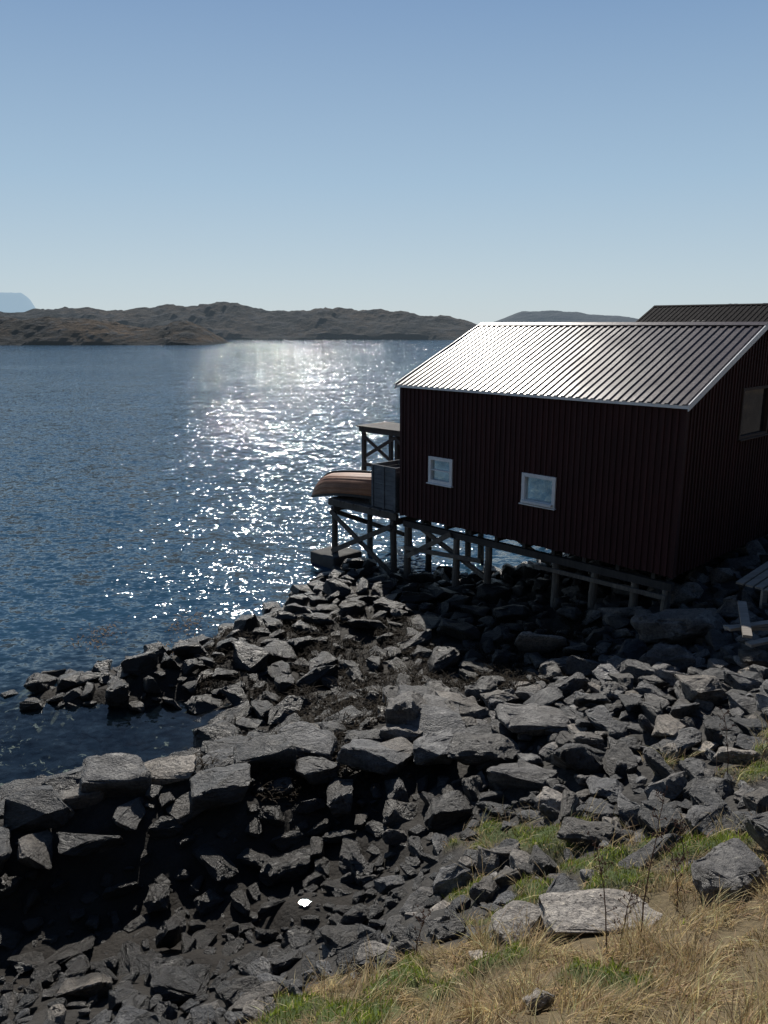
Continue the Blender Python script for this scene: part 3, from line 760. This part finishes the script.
for yy in (.9,1.9,2.8): g.box(-.5,.5,yy,yy+.18,.05,.075)
rails=g.make('gunwales_and_keel',M_dark,rb)
BM=Matrix.Translation((.8,9.0,2.60))@Matrix.Rotation(math.radians(-4.5),4,'X')@Matrix.Rotation(math.radians(-6),4,'Y')@Matrix.Rotation(math.radians(5),4,'Z')
for o in (hull,rails): o.matrix_local=BM
g=Geo(); g.box(.2,1.6,9.9,10.0,2.17,2.5); g.box(.2,1.6,11.3,11.4,2.17,2.4); g.make('trestle_blocks',M_dark,rb)

# ------------------------------------------------------------------ loose planks near gable
pl=empty('plank_pile',(6.5,13.3,0),0); g=Geo()
for k,(x0,y0,x1,y1,dz) in enumerate([(-.35,.3,1.6,.0,.42),(-.4,.05,1.7,.45,.50),(-.2,-.35,1.5,.2,.36),(-.3,-.5,.2,.9,.57),(.9,-.5,1.1,.9,.3)]):
    z=hgt(6.8,13.3)+dz
    g.beam((x0,y0,z),(x1,y1,z+.12),.15,.05)
g.make('planks',M_plank,pl)
pl=empty('gangway',(0,0,0),0); g=Geo()
for i in range(4): g.beam((7.55+i*.13,16.2-i*.16,2.25),(9.6+i*.13,17.9-i*.16,2.62),.16,.04)
for i in range(2): g.beam((7.9+i*1.2,15.8+i*1.0,1.2),(7.9+i*1.2,15.8+i*1.0,2.24+i*.2),.1,.1)
g.make('planks',M_plank,pl)

# ------------------------------------------------------------------ far hills
def hill(name,prof,y0,y1,mat,nxs=420,nys=36,ns=.03,amp=.25,crest=.5):
    P=np.array(prof,float); xs=np.linspace(P[0,0],P[-1,0],nxs); V=[]
    for j in range(nys):
        t=j/(nys-1)
        for x in xs:
            zc=np.interp(x,P[:,0],P[:,1]); s=(t/crest if t<crest else (1-t)/(1-crest)); env=math.sin(s*math.pi/2)**.8
            y=y0+(y1-y0)*t
            nn=noise.fractal((x*ns,y*ns*1.2,1.7),.7,2.1,8); n2=abs(noise.noise((x*ns*3,y*ns*3,5)))
            z=-1.5+(zc+1.5)*env*(1+amp*.25*nn)+amp*zc*.22*nn*min(1,s*3)-amp*zc*.3*n2
            V.append((x,y+ (nn*6 if t<.05 else 0),z))
    F=[(j*nxs+i,j*nxs+i+1,(j+1)*nxs+i+1,(j+1)*nxs+i) for j in range(nys-1) for i in range(nxs-1)]
    obj_from(name,V,F,mat,smooth=False)
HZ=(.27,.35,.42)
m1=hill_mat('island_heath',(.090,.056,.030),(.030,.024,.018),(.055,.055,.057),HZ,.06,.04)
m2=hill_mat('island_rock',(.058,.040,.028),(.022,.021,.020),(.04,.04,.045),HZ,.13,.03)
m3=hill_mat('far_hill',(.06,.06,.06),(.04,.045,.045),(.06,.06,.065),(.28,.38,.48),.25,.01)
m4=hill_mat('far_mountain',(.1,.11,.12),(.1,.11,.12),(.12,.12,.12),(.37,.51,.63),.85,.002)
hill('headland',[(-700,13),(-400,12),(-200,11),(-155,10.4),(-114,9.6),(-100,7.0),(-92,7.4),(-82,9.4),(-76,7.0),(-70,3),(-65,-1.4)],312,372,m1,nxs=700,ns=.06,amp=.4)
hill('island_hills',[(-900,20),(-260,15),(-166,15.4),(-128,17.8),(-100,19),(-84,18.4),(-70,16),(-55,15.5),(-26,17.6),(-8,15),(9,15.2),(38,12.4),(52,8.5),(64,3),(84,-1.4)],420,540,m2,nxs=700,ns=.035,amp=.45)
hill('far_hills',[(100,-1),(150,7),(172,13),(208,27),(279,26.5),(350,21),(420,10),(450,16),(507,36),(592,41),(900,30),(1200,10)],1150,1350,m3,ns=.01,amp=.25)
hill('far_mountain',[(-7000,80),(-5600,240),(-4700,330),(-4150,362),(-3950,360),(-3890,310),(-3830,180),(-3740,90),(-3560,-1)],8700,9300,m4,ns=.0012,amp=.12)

# ------------------------------------------------------------------ light + sky
EL=math.radians(39); AZ=math.radians(-6.6)
sd=Vector((math.sin(AZ)*math.cos(EL),math.cos(AZ)*math.cos(EL),math.sin(EL)))
sun=bpy.data.lights.new('sun','SUN'); sun.energy=4.8; sun.angle=math.radians(.53); sun.color=(1,.95,.87)
so=bpy.data.objects.new('sun',sun); so.rotation_euler=sd.to_track_quat('Z','Y').to_euler(); so.location=(0,0,60); link(so)
w=bpy.data.worlds.new('World'); scene.world=w; w.use_nodes=True; nt=w.node_tree; nt.nodes.clear()
sky=nt.nodes.new('ShaderNodeTexSky'); sky.sky_type='NISHITA'; sky.sun_disc=False; sky.sun_elevation=EL; sky.sun_rotation=AZ
sky.air_density=1.0; sky.dust_density=.4; sky.ozone_density=1.5; sky.altitude=0
bg=nt.nodes.new('ShaderNodeBackground'); bg.inputs[1].default_value=.05; nt.links.new(sky.outputs[0],bg.inputs[0])
tc=nt.nodes.new('ShaderNodeTexCoord'); sx=nt.nodes.new('ShaderNodeSeparateXYZ'); nt.links.new(tc.outputs['Generated'],sx.inputs[0])
hz=ramp(nt,[(0.0,(.57,.68,.74)),(.05,(.52,.645,.735)),(.16,(.38,.54,.70)),(.33,(.215,.355,.57)),(.6,(.09,.17,.36)),(1,(.035,.08,.21))],sx.outputs[2])
side=maprange(nt,sx.outputs[1],-.6,.7,.30,1.0)
bg2=nt.nodes.new('ShaderNodeBackground'); nt.links.new(hz.outputs[0],bg2.inputs[0]); nt.links.new(side,bg2.inputs[1])
ms=nt.nodes.new('ShaderNodeMixShader'); ms.inputs[0].default_value=.85
nt.links.new(bg.outputs[0],ms.inputs[1]); nt.links.new(bg2.outputs[0],ms.inputs[2])
ow=nt.nodes.new('ShaderNodeOutputWorld'); nt.links.new(ms.outputs[0],ow.inputs[0])

# ------------------------------------------------------------------ camera
cam=bpy.data.cameras.new('camera'); cam.sensor_fit='VERTICAL'; cam.sensor_height=36; cam.lens=800/1024*36
cam.clip_start=.1; cam.clip_end=30000
co=bpy.data.objects.new('camera',cam); co.location=(0,0,H); co.rotation_euler=(math.radians(90-13.16),0,0); link(co)
scene.camera=co
